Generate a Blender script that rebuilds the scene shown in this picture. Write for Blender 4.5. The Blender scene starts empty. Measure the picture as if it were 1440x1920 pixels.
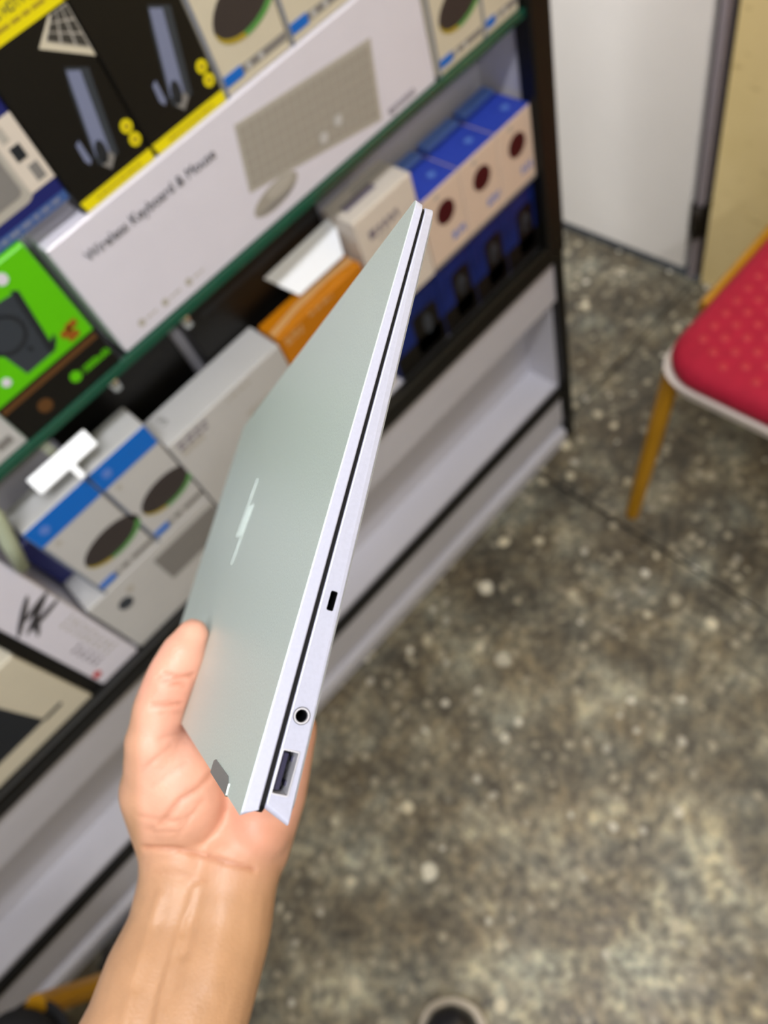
import bpy, bmesh, math, random
import numpy as np
from mathutils import Matrix, Vector
random.seed(7)

# ------------------------------------------------------------------ camera, world, lights, exposure
scene = bpy.context.scene
COL = scene.collection
F_PX = 1394.95
CAM = np.array([0.0, 0.0, 1.42])
# rows: camera right / down / forward expressed in world axes
RC = np.array([[0.6786453785767674, -0.691061268391071, -0.2487464039260059],
               [-0.7039655360263689, -0.5154369489465649, -0.4886279522783805],
               [0.20945876497177895, 0.5067139972315552, -0.8362822195802784]])
cd = bpy.data.cameras.new('camera')
cd.sensor_fit = 'VERTICAL'; cd.sensor_height = 36.0; cd.sensor_width = 27.0
cd.lens = F_PX / 1920 * 36.0
cd.clip_start = 0.01; cd.clip_end = 50
cd.dof.use_dof = True; cd.dof.focus_distance = 0.236; cd.dof.aperture_fstop = cd.lens / 3.4
cam = bpy.data.objects.new('camera', cd); COL.objects.link(cam)
m = Matrix.Identity(4)
for i in range(3):
    m[i][0] = RC[0, i]; m[i][1] = -RC[1, i]; m[i][2] = -RC[2, i]; m[i][3] = CAM[i]
cam.matrix_world = m
scene.camera = cam
scene.view_settings.view_transform = 'Standard'
scene.view_settings.look = 'None'
scene.view_settings.gamma = 1.0
scene.view_settings.use_curve_mapping = False
scene.view_settings.exposure = -0.1
scene.cycles.use_denoising = True
scene.cycles.max_bounces = 8

w = bpy.data.worlds.new('world'); scene.world = w; w.use_nodes = True
w.node_tree.nodes['Background'].inputs[0].default_value = (0.9, 0.95, 1.0, 1)
w.node_tree.nodes['Background'].inputs[1].default_value = 0.05

CEIL_Z = 2.75
LAMPS = [((-0.12, -0.28), 1.25, 35), ((0.30, 1.30), 1.1, 56), ((-0.75, -1.45), 1.25, 30)]   # (x, y), length, watts

# ------------------------------------------------------------------ helpers
def cam2w(p):
    return CAM + RC.T @ np.array(p, float)
def px(x, y, z):
    """camera-space point for a pixel at depth z"""
    return np.array([(x - 720) / F_PX * z, (y - 960) / F_PX * z, z])

def link(o, parent=None):
    COL.objects.link(o)
    if parent is not None: o.parent = parent
    return o
def tag(o, label, cat=None, group=None, kind=None):
    if label: o['label'] = label
    if cat: o['category'] = cat
    if group: o['group'] = group
    if kind: o['kind'] = kind
    return o
def empty(name, loc=(0, 0, 0), rz=0):
    o = bpy.data.objects.new(name, None); o.location = loc; o.rotation_euler = (0, 0, rz); o.empty_display_size = .05
    return link(o)
def mesh_obj(name, verts, faces, mat, parent=None, smooth=False, loc=None):
    me = bpy.data.meshes.new(name); me.from_pydata([tuple(map(float, v)) for v in verts], [], faces); me.update()
    if mat: me.materials.append(mat)
    if smooth:
        for p in me.polygons: p.use_smooth = True
    o = bpy.data.objects.new(name, me)
    if loc is not None: o.location = loc
    return link(o, parent)
def fix(o):
    bm = bmesh.new(); bm.from_mesh(o.data); bmesh.ops.recalc_face_normals(bm, faces=bm.faces); bm.to_mesh(o.data); bm.free(); return o
def box(name, a, b, mat, parent=None, bevel=0.0, loc=None, seg=1):
    x0, y0, z0 = a; x1, y1, z1 = b
    bm = bmesh.new()
    vs = [bm.verts.new(v) for v in ((x0, y0, z0), (x1, y0, z0), (x1, y1, z0), (x0, y1, z0), (x0, y0, z1), (x1, y0, z1), (x1, y1, z1), (x0, y1, z1))]
    for f in ((3, 2, 1, 0), (4, 5, 6, 7), (0, 1, 5, 4), (1, 2, 6, 5), (2, 3, 7, 6), (3, 0, 4, 7)): bm.faces.new([vs[i] for i in f])
    if bevel > 0: bmesh.ops.bevel(bm, geom=bm.edges[:], offset=bevel, segments=seg, affect='EDGES', profile=.5)
    me = bpy.data.meshes.new(name); bm.to_mesh(me); bm.free(); me.materials.append(mat)
    o = bpy.data.objects.new(name, me)
    if loc is not None: o.location = loc
    return link(o, parent)
def prism(name, top, bot, mat, parent=None, bevel=0.0, smooth=False):
    n = len(top)
    o = mesh_obj(name, list(top) + list(bot), [list(range(n)), list(range(2 * n - 1, n - 1, -1))] + [[i, i + n, (i + 1) % n + n, (i + 1) % n] for i in range(n)], mat, parent)
    fix(o)
    if bevel > 0:
        bm = bmesh.new(); bm.from_mesh(o.data)
        es = [e for e in bm.edges if e.calc_face_angle(0) > .6]
        bmesh.ops.bevel(bm, geom=es, offset=bevel, segments=2, affect='EDGES', profile=.5)
        bm.to_mesh(o.data); bm.free()
    return o
def rrect(x0, x1, y0, y1, r, n=5):
    pts = []
    rs = r if isinstance(r, (list, tuple)) else [r] * 4
    for (cx, cy, a0, rr) in ((x1, y1, 0, rs[0]), (x0, y1, 90, rs[1]), (x0, y0, 180, rs[2]), (x1, y0, 270, rs[3])):
        sx = -1 if cx == x1 else 1; sy = -1 if cy == y1 else 1
        for k in range(n + 1):
            a = math.radians(a0 + 90 * k / n)
            pts.append((cx + sx * rr + rr * math.cos(a), cy + sy * rr + rr * math.sin(a)))
    return pts
def tube(name, pts, r, mat, parent=None, n=12, cap=True):
    """round tube through points; r a number or a list"""
    pts = [Vector(p) for p in pts]; rs = r if isinstance(r, (list, tuple)) else [r] * len(pts)
    verts = []; faces = []
    up = Vector((0, 0, 1))
    for i, p in enumerate(pts):
        d = (pts[min(i + 1, len(pts) - 1)] - pts[max(i - 1, 0)]).normalized()
        u = d.cross(up)
        if u.length < 1e-3: u = d.cross(Vector((1, 0, 0)))
        u.normalize(); v = d.cross(u)
        for k in range(n):
            a = 2 * math.pi * (k + .5) / n
            verts.append(p + (u * math.cos(a) + v * math.sin(a)) * rs[i])
    for i in range(len(pts) - 1):
        for k in range(n): faces.append([i * n + k, i * n + (k + 1) % n, (i + 1) * n + (k + 1) % n, (i + 1) * n + k])
    faces.append(list(range(n))[::-1]); faces.append([(len(pts) - 1) * n + k for k in range(n)])
    o = mesh_obj(name, verts, faces, mat, parent, smooth=n > 8)
    return fix(o)

# ------------------------------------------------------------------ materials
def mat(name, col, rough=.5, metal=0.0, spec=.5, var=0.0, vscale=30, bump=0.0, bscale=200, coat=0.0, emit=None, trans=0.0, ior=1.45, sss=0.0):
    mt = bpy.data.materials.new(name); mt.use_nodes = True
    nt = mt.node_tree; b = nt.nodes['Principled BSDF']
    c = tuple(((v / 255) / 12.92 if v / 255 < .04045 else ((v / 255 + .055) / 1.055) ** 2.4) for v in col) + (1,)
    b.inputs['Base Color'].default_value = c
    b.inputs['Roughness'].default_value = rough; b.inputs['Metallic'].default_value = metal
    b.inputs['Specular IOR Level'].default_value = spec; b.inputs['Coat Weight'].default_value = coat
    b.inputs['Transmission Weight'].default_value = trans; b.inputs['IOR'].default_value = ior
    tc = nt.nodes.new('ShaderNodeTexCoord')
    if var > 0:
        nz = nt.nodes.new('ShaderNodeTexNoise'); nz.inputs['Scale'].default_value = vscale; nz.inputs['Detail'].default_value = 4
        nt.links.new(tc.outputs['Object'], nz.inputs['Vector'])
        rp = nt.nodes.new('ShaderNodeValToRGB'); rp.color_ramp.elements[0].position = .3; rp.color_ramp.elements[1].position = .7
        rp.color_ramp.elements[0].color = tuple(v * (1 - var) for v in c[:3]) + (1,)
        rp.color_ramp.elements[1].color = tuple(min(1, v * (1 + var)) for v in c[:3]) + (1,)
        nt.links.new(nz.outputs['Fac'], rp.inputs['Fac']); nt.links.new(rp.outputs['Color'], b.inputs['Base Color'])
    if bump > 0:
        n2 = nt.nodes.new('ShaderNodeTexNoise'); n2.inputs['Scale'].default_value = bscale; n2.inputs['Detail'].default_value = 3
        nt.links.new(tc.outputs['Object'], n2.inputs['Vector'])
        bp = nt.nodes.new('ShaderNodeBump'); bp.inputs['Strength'].default_value = bump; bp.inputs['Distance'].default_value = .001
        nt.links.new(n2.outputs['Fac'], bp.inputs['Height']); nt.links.new(bp.outputs['Normal'], b.inputs['Normal'])
    if emit:
        b.inputs['Emission Color'].default_value = (emit[0], emit[1], emit[2], 1); b.inputs['Emission Strength'].default_value = emit[3]
    return mt

M = {}
M['alu'] = mat('aluminium', (188, 191, 210), .42, .25, var=.03, vscale=900, bump=.05, bscale=2500)
M['lid'] = mat('lid aluminium', (206, 219, 213), .40, .22, var=.10, vscale=1500, bump=.08, bscale=3000)
M['chrome'] = mat('chrome', (235, 240, 240), .12, 1)
M['hinge'] = mat('hinge grey', (150, 152, 152), .45, .6)
M['blackpl'] = mat('black plastic', (8, 8, 11), .5, spec=.25)
M['logo'] = mat('logo satin', (214, 226, 221), .25, .35)
M['darkpl'] = mat('dark plastic', (40, 38, 62), .35)
M['port'] = mat('port steel', (214, 214, 222), .3, .4)
M['white_lam'] = mat('white laminate', (196, 195, 203), .35, var=.02, vscale=6)
M['blackframe'] = mat('black frame', (13, 12, 9), .45, .1, var=.2, vscale=12)
M['brownin'] = mat('dark brown laminate', (34, 22, 22), .4)
M['paper'] = mat('carton white', (219, 217, 230), .4, var=.015, vscale=20, coat=.15)
M['paperw'] = mat('carton warm white', (214, 205, 194), .45, var=.02, vscale=20)
M['paperg'] = mat('carton grey white', (190, 190, 190), .45, var=.02, vscale=20)
M['cream'] = mat('carton cream', (205, 198, 178), .4, var=.02, vscale=25)
M['beige'] = mat('carton beige', (216, 196, 178), .4, var=.02, vscale=25)
M['black'] = mat('carton black', (12, 11, 10), .4, var=.1, vscale=20)
M['yellow'] = mat('print yellow', (232, 218, 8), .4)
M['navy'] = mat('print navy', (30, 36, 104), .35)
M['navy2'] = mat('print mid blue', (62, 92, 150), .35)
M['blue'] = mat('print blue', (10, 104, 200), .35)
M['bluetop'] = mat('carton royal blue', (44, 68, 176), .4, var=.06, vscale=40)
M['bluetab'] = mat('carton light blue', (92, 128, 206), .4, var=.05, vscale=40)
M['bluedark'] = mat('carton deep blue', (15, 36, 104), .3, var=.3, vscale=18)
M['green'] = mat('print lime', (92, 196, 0), .4, var=.02, vscale=20)
M['dkgreen'] = mat('print deep green', (44, 60, 32), .5)
M['orange'] = mat('carton amber', (196, 120, 10), .35, var=.05, vscale=30)
M['orange2'] = mat('print pale amber', (206, 160, 104), .4)
M['maroon'] = mat('print maroon', (62, 12, 18), .4)
M['grey'] = mat('print grey', (128, 126, 124), .5)
M['ltgrey'] = mat('print light grey', (176, 172, 164), .5)
M['keys'] = mat('print key grey', (160, 155, 146), .5)
M['keysd'] = mat('print dark keys', (62, 60, 56), .5)
M['ink'] = mat('print ink', (58, 56, 60), .5)
M['inkl'] = mat('print pale ink', (122, 114, 126), .5)
M['steelblue'] = mat('print steel blue', (120, 128, 158), .35)
M['slate'] = mat('print slate', (52, 58, 66), .4)
M['slated'] = mat('print dark slate', (34, 38, 44), .4)
M['red'] = mat('print red', (190, 30, 34), .4)
M['brown'] = mat('print brown', (92, 60, 28), .5)
M['rust'] = mat('print rust', (150, 84, 20), .5)
M['mint'] = mat('print lit green', (84, 150, 74), .4)
M['olive'] = mat('print olive yellow', (170, 150, 40), .4)
M['mousepic'] = mat('print mouse', (56, 50, 50), .4)
M['slateedge'] = mat('carton edge', (112, 120, 138), .4)
M['bright'] = mat('bright white gloss', (246, 250, 255), .2, coat=.4)
M['goldm'] = mat('gold paint', (186, 134, 20), .32, .35, var=.08, vscale=15)
M['fabric'] = mat('red fabric', (166, 26, 52), .75, spec=.3, bump=.5, bscale=900, var=.08, vscale=60)
M['fabricdot'] = mat('red fabric dots', (178, 44, 54), .55)
M['blackfab'] = mat('black fabric', (10, 10, 14), .8, bump=.3, bscale=600)
M['piping'] = mat('white seat board', (214, 206, 198), .5)
M['ceil'] = mat('ceiling paint', (236, 236, 232), .8, var=.02, vscale=3)
M['wallw'] = mat('wall paint pale', (160, 152, 136), .7, var=.03, vscale=3)
M['leather'] = mat('shoe leather', (24, 24, 30), .28, coat=.3, bump=.15, bscale=300)
M['sole'] = mat('shoe sole', (192, 182, 166), .6)
M['doorw'] = mat('door white', (236, 233, 228), .4, var=.03, vscale=4)
M['doormetal'] = mat('door frame metal', (176, 168, 176), .3, .5)
M['darkmetal'] = mat('dark metal', (38, 32, 26), .45, .5)
M['tubeglow'] = mat('lamp diffuser', (255, 255, 255), .5, emit=(1, .98, .96, 9))
M['nail'] = mat('nail', (226, 170, 150), .3)
M['sticker'] = mat('sticker olive', (150, 146, 84), .5)
def glass(name, tint):
    mt = bpy.data.materials.new(name); mt.use_nodes = True; nt = mt.node_tree; nt.nodes.remove(nt.nodes['Principled BSDF'])
    tr = nt.nodes.new('ShaderNodeBsdfTransparent'); tr.inputs[0].default_value = tint + (1,)
    gl = nt.nodes.new('ShaderNodeBsdfGlossy'); gl.inputs['Roughness'].default_value = .02
    fr = nt.nodes.new('ShaderNodeFresnel'); fr.inputs[0].default_value = 1.45
    mx = nt.nodes.new('ShaderNodeMixShader'); nt.links.new(fr.outputs[0], mx.inputs[0]); nt.links.new(tr.outputs[0], mx.inputs[1]); nt.links.new(gl.outputs[0], mx.inputs[2])
    nt.links.new(mx.outputs[0], nt.nodes['Material Output'].inputs['Surface']); return mt
M['glass'] = glass('shelf glass', (.90, .96, .93))
M['glassedge'] = mat('glass edge green', (20, 86, 66), .12, trans=.2, ior=1.5, coat=.5)
M['clear'] = mat('clear plastic', (206, 216, 190), .3, trans=.35, ior=1.3)

def wall_yellow():
    mt = mat('yellow wall paint', (222, 202, 142), .6); nt = mt.node_tree; b = nt.nodes['Principled BSDF']
    tc = nt.nodes.new('ShaderNodeTexCoord')
    n1 = nt.nodes.new('ShaderNodeTexNoise'); n1.inputs['Scale'].default_value = 5; n1.inputs['Detail'].default_value = 8
    n2 = nt.nodes.new('ShaderNodeTexNoise'); n2.inputs['Scale'].default_value = 22; n2.inputs['Detail'].default_value = 6
    mp = nt.nodes.new('ShaderNodeMapping'); mp.inputs['Scale'].default_value = (1, 1, 3)
    nt.links.new(tc.outputs['Object'], n1.inputs['Vector']); nt.links.new(tc.outputs['Object'], mp.inputs['Vector']); nt.links.new(mp.outputs['Vector'], n2.inputs['Vector'])
    r1 = nt.nodes.new('ShaderNodeValToRGB'); r1.color_ramp.elements[0].position = .3; r1.color_ramp.elements[1].position = .75
    r1.color_ramp.elements[0].color = (.76, .61, .28, 1); r1.color_ramp.elements[1].color = (.88, .72, .37, 1)
    r2 = nt.nodes.new('ShaderNodeValToRGB'); r2.color_ramp.elements[0].position = .24; r2.color_ramp.elements[1].position = .36
    r2.color_ramp.elements[0].color = (.42, .34, .16, 1); r2.color_ramp.elements[1].color = (1, 1, 1, 1)
    mx = nt.nodes.new('ShaderNodeMix'); mx.data_type = 'RGBA'; mx.blend_type = 'MULTIPLY'; mx.inputs[0].default_value = .5
    nt.links.new(n1.outputs['Fac'], r1.inputs['Fac']); nt.links.new(n2.outputs['Fac'], r2.inputs['Fac'])
    nt.links.new(r1.outputs['Color'], mx.inputs[6]); nt.links.new(r2.outputs['Color'], mx.inputs[7]); nt.links.new(mx.outputs[2], b.inputs['Base Color'])
    return mt
M['yellowwall'] = wall_yellow()

def floor_mat():
    mt = mat('worn terrazzo', (110, 104, 88), .5); nt = mt.node_tree; b = nt.nodes['Principled BSDF']; L = nt.links
    tc = nt.nodes.new('ShaderNodeTexCoord')
    def noise(s, d=6, r=.6):
        n = nt.nodes.new('ShaderNodeTexNoise'); n.inputs['Scale'].default_value = s; n.inputs['Detail'].default_value = d; n.inputs['Roughness'].default_value = r
        L.new(tc.outputs['Object'], n.inputs['Vector']); return n
    def ramp(n, out, stops):
        r = nt.nodes.new('ShaderNodeValToRGB'); e = r.color_ramp.elements
        e[0].position, e[0].color = stops[0]; e[1].position, e[1].color = stops[-1]
        for p, c in stops[1:-1]: k = e.new(p); k.color = c
        L.new(n.outputs[out], r.inputs['Fac']); return r
    def mixc(a, bb, fac, mode='MIX'):
        x = nt.nodes.new('ShaderNodeMix'); x.data_type = 'RGBA'; x.blend_type = mode
        if isinstance(fac, float): x.inputs[0].default_value = fac
        else: L.new(fac, x.inputs[0])
        L.new(a, x.inputs[6])
        if isinstance(bb, tuple): x.inputs[7].default_value = bb
        else: L.new(bb, x.inputs[7])
        return x.outputs[2]
    base = ramp(noise(6.5, 9, .68), 'Fac', [(.36, (.075, .064, .046, 1)), (.5, (.16, .142, .104, 1)), (.64, (.36, .345, .265, 1))])
    fine = ramp(noise(50, 6, .72), 'Fac', [(.34, (.42, .42, .44, 1)), (.5, (1.0, 1.0, 1.0, 1)), (.66, (1.85, 1.8, 1.65, 1))])
    c = mixc(base.outputs[0], fine.outputs[0], 1.0, 'MULTIPLY')
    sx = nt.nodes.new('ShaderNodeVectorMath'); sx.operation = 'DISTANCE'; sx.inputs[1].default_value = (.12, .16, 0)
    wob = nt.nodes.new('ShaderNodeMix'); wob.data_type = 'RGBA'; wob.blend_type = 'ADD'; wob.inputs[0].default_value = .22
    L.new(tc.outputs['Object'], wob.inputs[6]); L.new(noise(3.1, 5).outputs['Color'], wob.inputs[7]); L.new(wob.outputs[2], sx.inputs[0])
    worn_lit = nt.nodes.new('ShaderNodeMapRange'); worn_lit.inputs['From Min'].default_value = .12; worn_lit.inputs['From Max'].default_value = .80; worn_lit.inputs['To Min'].default_value = 1.30; worn_lit.inputs['To Max'].default_value = .60  # lamp pool and falloff painted into the floor colour, plus some edge dirt
    L.new(sx.outputs['Value'], worn_lit.inputs['Value'])
    c = mixc(c, worn_lit.outputs[0], 1.0, 'MULTIPLY')
    tint = ramp(noise(9, 3), 'Fac', [(.35, (1.08, 1.0, .86, 1)), (.65, (.94, 1.0, 1.04, 1))])
    c = mixc(c, tint.outputs[0], 1.0, 'MULTIPLY')
    for sc, rad, col, thr in ((19, .25, (.70, .63, .45, 1), .70), (31, .27, (.74, .70, .58, 1), .76), (44, .40, (.40, .36, .26, 1), .5), (11, .19, (.78, .74, .60, 1), .74)):
        v = nt.nodes.new('ShaderNodeTexVoronoi'); v.inputs['Scale'].default_value = sc; v.voronoi_dimensions = '3D'
        ns = nt.nodes.new('ShaderNodeTexNoise'); ns.inputs['Scale'].default_value = sc * 1.7; L.new(tc.outputs['Object'], ns.inputs['Vector'])
        mp = nt.nodes.new('ShaderNodeMapping'); mp.inputs['Location'].default_value = (sc, .37 * sc, 0); L.new(tc.outputs['Object'], mp.inputs['Vector'])
        ad = nt.nodes.new('ShaderNodeMix'); ad.data_type = 'RGBA'; ad.blend_type = 'ADD'; ad.inputs[0].default_value = .012
        L.new(mp.outputs['Vector'], ad.inputs[6]); L.new(ns.outputs['Color'], ad.inputs[7]); L.new(ad.outputs[2], v.inputs['Vector'])
        lt = nt.nodes.new('ShaderNodeMapRange'); lt.inputs['From Min'].default_value = rad; lt.inputs['From Max'].default_value = rad * .7; lt.clamp = True
        L.new(v.outputs['Distance'], lt.inputs['Value'])
        sp = nt.nodes.new('ShaderNodeSeparateColor'); L.new(v.outputs['Color'], sp.inputs[0])
        gt = nt.nodes.new('ShaderNodeMath'); gt.operation = 'GREATER_THAN'; gt.inputs[1].default_value = thr; L.new(sp.outputs[0], gt.inputs[0])
        ml = nt.nodes.new('ShaderNodeMath'); ml.operation = 'MULTIPLY'; L.new(lt.outputs[0], ml.inputs[0]); L.new(gt.outputs[0], ml.inputs[1])
        m2 = nt.nodes.new('ShaderNodeMath'); m2.operation = 'MULTIPLY'; L.new(ml.outputs[0], m2.inputs[0]); L.new(sp.outputs[1], m2.inputs[1])
        c = mixc(c, col, m2.outputs[0])
    L.new(c, b.inputs['Base Color'])
    rr = ramp(noise(14, 4), 'Fac', [(.3, (.38, .38, .38, 1)), (.7, (.65, .65, .65, 1))]); L.new(rr.outputs[0], b.inputs['Roughness'])
    return mt
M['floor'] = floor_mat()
M['screed'] = mat('joint dirt', (34, 30, 24), .9)

# ------------------------------------------------------------------ the room
XR, XL, YB, YF = 1.285, -2.4, 1.62, -2.6
fl = box('floor', (XL, YF, -.05), (XR, YB, -.006), M['screed']); tag(fl, 'worn grey-brown terrazzo floor with pale paint specks', kind='structure')
JX = .637; JY = .681
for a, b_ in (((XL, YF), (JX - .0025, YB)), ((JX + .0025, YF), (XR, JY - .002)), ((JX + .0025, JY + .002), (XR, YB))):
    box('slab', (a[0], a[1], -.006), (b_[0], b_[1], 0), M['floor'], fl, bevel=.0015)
tag(box('ceiling', (XL, YF, CEIL_Z), (XR, YB, CEIL_Z + .05), M['ceil']), 'plain white ceiling above the shop', kind='structure')
wr = box('wall_right', (XR, YF, 0), (XR + .12, .668, CEIL_Z), M['yellowwall']); tag(wr, 'yellow painted wall beside the white door, stained low down', kind='structure')
box('wall_above_door', (XR, .668, 2.08), (XR + .12, YB, CEIL_Z), M['yellowwall'], wr)
tag(box('wall_back', (XL, YB, 0), (XR + .12, YB + .1, CEIL_Z), M['wallw']), 'pale wall behind the display cabinet', kind='structure')
tag(box('wall_left', (XL - .1, YF, 0), (XL, YB, CEIL_Z), M['wallw']), 'pale wall at the far left of the shop', kind='structure')
tag(box('wall_front', (XL, YF - .1, 0), (XR + .12, YF, CEIL_Z), M['wallw']), 'pale wall behind the photographer', kind='structure')
dr = empty('door_1', (XR, .70, 0)); tag(dr, 'white door with metal edge strip set in the yellow wall', kind='structure')
box('door_leaf', (.004, .018, .016), (.045, .90, 2.05), M['doorw'], dr, bevel=.003)
box('door_frame', (.02, -.032, 0), (.1, .017, 2.08), M['darkmetal'], dr)
box('door_back', (.06, .017, 0), (.1, .92, 2.08), M['darkmetal'], dr)
for z0, z1 in ((.004, .13), (.212, 1.1), (1.19, 2.05)):
    box('edge_strip', (-.004, -.015, z0), (.03, .002, z1), M['doormetal'], dr, bevel=.002)
for z in (.172, 1.145):
    tube('door_hinge', [(-.006, -.006, z - .04), (-.006, -.006, z + .04)], .011, M['darkmetal'], dr)
    box('hinge_plate', (-.001, -.026, z - .038), (.03, .014, z + .038), M['darkmetal'], dr)

for i, ((lx, ly), ln, wt) in enumerate(LAMPS):
    t = empty('tube_light', (lx, ly, CEIL_Z))
    tag(t, ['white batten tube light on ceiling above the laptop', 'white batten tube light on ceiling beyond the cabinet', 'white batten tube light on ceiling behind the photographer'][i], 'lamp', 'ceiling tube lights')
    box('housing', (-ln / 2, -.035, -.045), (ln / 2, .035, -.002), M['ceil'], t, bevel=.006)
    tube('diffuser', [(-ln / 2 + .02, 0, -.062), (ln / 2 - .02, 0, -.062)], .02, M['tubeglow'], t)
    ld = bpy.data.lights.new('tube_glow', 'AREA'); ld.shape = 'RECTANGLE'; ld.size = ln; ld.size_y = .12; ld.energy = wt; ld.color = (.965, .965, 1.0)
    lo = bpy.data.objects.new('tube_glow', ld); lo.location = (0, 0, -.09); link(lo, t)

# ------------------------------------------------------------------ display cabinet
Y0 = .65; X0, X1 = -1.9, .768; YC = 1.03
cab = empty('display_cabinet', (0, 0, 0)); tag(cab, 'white display cabinet with black frame and green-edged glass shelf', 'cabinet')
box('plinth', (X0, Y0 + .012, .004), (.742, Y0 + .03, .16), M['white_lam'], cab)
box('plinth_rail', (X0, Y0 + .002, .074), (.742, Y0 + .014, .158), M['white_lam'], cab, bevel=.002)
box('floor_strip', (X0, Y0 - .006, .002), (.742, Y0 + .013, .042), M['white_lam'], cab, bevel=.003)
box('bottom_edge', (X0, Y0 - .004, .160), (.745, Y0 + .012, .178), M['blackframe'], cab, bevel=.002)
box('bottom_board', (X0, Y0 + .012, .160), (.742, YC, .185), M['white_lam'], cab)
box('lower_back', (X0, Y0 + .082, .185), (.742, Y0 + .094, .52), M['white_lam'], cab)
box('fascia', (X0, Y0 + .001, .424), (.748, Y0 + .018, .520), M['white_lam'], cab, bevel=.001)
box('shelf_board', (X0, Y0 + .012, .522), (.742, YC, .556), M['white_lam'], cab)
box('shelf_edge', (X0, Y0 - .008, .519), (.746, Y0 + .012, .557), M['blackframe'], cab, bevel=.003)
box('edge_rib', (X0, Y0 - .011, .532), (.746, Y0 - .007, .540), M['blackframe'], cab, bevel=.001)
box('middle_back', (X0, Y0 + .097, .556), (.735, Y0 + .107, .9155), M['white_lam'], cab)
box('back_panel', (X0, YC, .16), (.768, YC + .012, 2.0), M['white_lam'], cab)
box('side_panel', (.742, Y0 + .012, .02), (.762, YC, .53), M['white_lam'], cab)
box('side_panel', (.735, Y0 + .021, .53), (.762, YC, 2.0), M['white_lam'], cab)
box('side_panel', (X0 - .02, Y0 + .012, .02), (X0, YC, 2.0), M['white_lam'], cab)
box('post', (.748, Y0 - .006, 0), (.768, Y0 + .02, .53), M['blackframe'], cab, bevel=.003)
box('post', (.728, Y0 - .010, .53), (.768, Y0 + .02, 2.0), M['blackframe'], cab, bevel=.003)
box('top_board', (X0, Y0, 1.98), (.768, YC, 2.0), M['white_lam'], cab)
gs = box('glass_shelf', (X0 + .02, Y0 + .004, .916), (.732, YC - .01, .926), M['glass'], cab)
box('polished_edge', (X0 + .02, Y0 - .002, .9155), (.732, Y0 + .004, .9265), M['glassedge'], gs, bevel=.001)
for xp in (.066, .168, -.6):
    tube('shelf_peg', [(xp, Y0 + .012, .896), (xp, Y0 + .012, .9155)], .0065, M['chrome'], cab)

# ------------------------------------------------------------------ cartons
def carton(name, label, x0, x1, yf, d, z0, z1, mt, group=None, bevel=.0015, cat='box', rz=0):
    o = box(name, (0, 0, 0), (x1 - x0, d, z1 - z0), mt, None, bevel, loc=(x0, yf, z0))
    o.rotation_euler = (0, 0, rz)
    o['ox'] = x0; o['oz'] = z0
    return tag(o, label, cat, group)
def poly(o, name, pts, mt, lift=1, top=False, wpts=True):
    """flat print: polygon in world (x, z) on the front face, or (x, y-offset) on the top face"""
    x0, z0 = o['ox'], o['oz']; e = .00035 * lift
    H = max(v.co.z for v in o.data.vertices)
    P = [(p[0] - x0, (p[1] - z0) if not top else p[1]) for p in pts]
    if not top: a = [(u, -e, v) for u, v in P]; b = [(u, 0.0002, v) for u, v in P]
    else: a = [(u, v, H + e) for u, v in P]; b = [(u, v, H - .0002) for u, v in P]
    n = len(P)
    return fix(mesh_obj(name, a + b, [list(range(n)), list(range(2 * n - 1, n - 1, -1))] + [[i, i + n, (i + 1) % n + n, (i + 1) % n] for i in range(n)], mt, o))
def rect(o, name, x0, x1, z0, z1, mt, lift=1, top=False):
    return poly(o, name, [(x0, z0), (x1, z0), (x1, z1), (x0, z1)], mt, lift, top)
def disc(cx, cz, rx, rz=None, n=20, a=0):
    rz = rz or rx; ca, sa = math.cos(a), math.sin(a)
    return [(cx + rx * math.cos(t) * ca - rz * math.sin(t) * sa, cz + rx * math.cos(t) * sa + rz * math.sin(t) * ca) for t in [2 * math.pi * k / n for k in range(n)]]
def polys(o, name, plist, mt, lift=1):
    x0, z0 = o['ox'], o['oz']; e = .00035 * lift; V = []; Fc = []
    for pts in plist:
        s = len(V); V += [(p[0] - x0, -e, p[1] - z0) for p in pts]; Fc.append(list(range(s, s + len(pts))))
    return mesh_obj(name, V, Fc, mt, o)
def text(o, s, x, z, size, mt, lift=2, rot=0, sx=1.0, top=False, bold=0.0):
    cu = bpy.data.curves.new('lettering', 'FONT'); cu.body = s; cu.size = size; cu.extrude = .00015; cu.offset = bold
    cu.materials.append(mt)
    t0 = bpy.data.objects.new('lettering', cu); COL.objects.link(t0); bpy.context.view_layer.update()
    tm_ = bpy.data.meshes.new_from_object(t0.evaluated_get(bpy.context.evaluated_depsgraph_get())); bpy.data.objects.remove(t0); bpy.data.curves.remove(cu)
    t = bpy.data.objects.new('lettering', tm_)
    H = max(v.co.z for v in o.data.vertices)
    if top: t.location = (x - o['ox'], z, H + .0004 * lift); t.rotation_euler = (0, 0, rot)
    else: t.location = (x - o['ox'], -.0004 * lift, z - o['oz']); t.rotation_euler = (math.pi / 2, -rot, 0)
    t.scale = (sx, 1, 1)
    return link(t, o)
def lines(o, name, x0, x1, zs, h, mt, lift=1, jag=.25):
    pl = []
    for z in zs:
        x = x0
        while x < x1:
            wd = random.uniform(.004, .012); xe = min(x1, x + wd); pl.append([(x, z), (xe, z), (xe, z + h), (x, z + h)]); x = xe + h * .7
    return polys(o, name, pl, mt, lift)

GT = .9268   # top of the glass shelf
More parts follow.
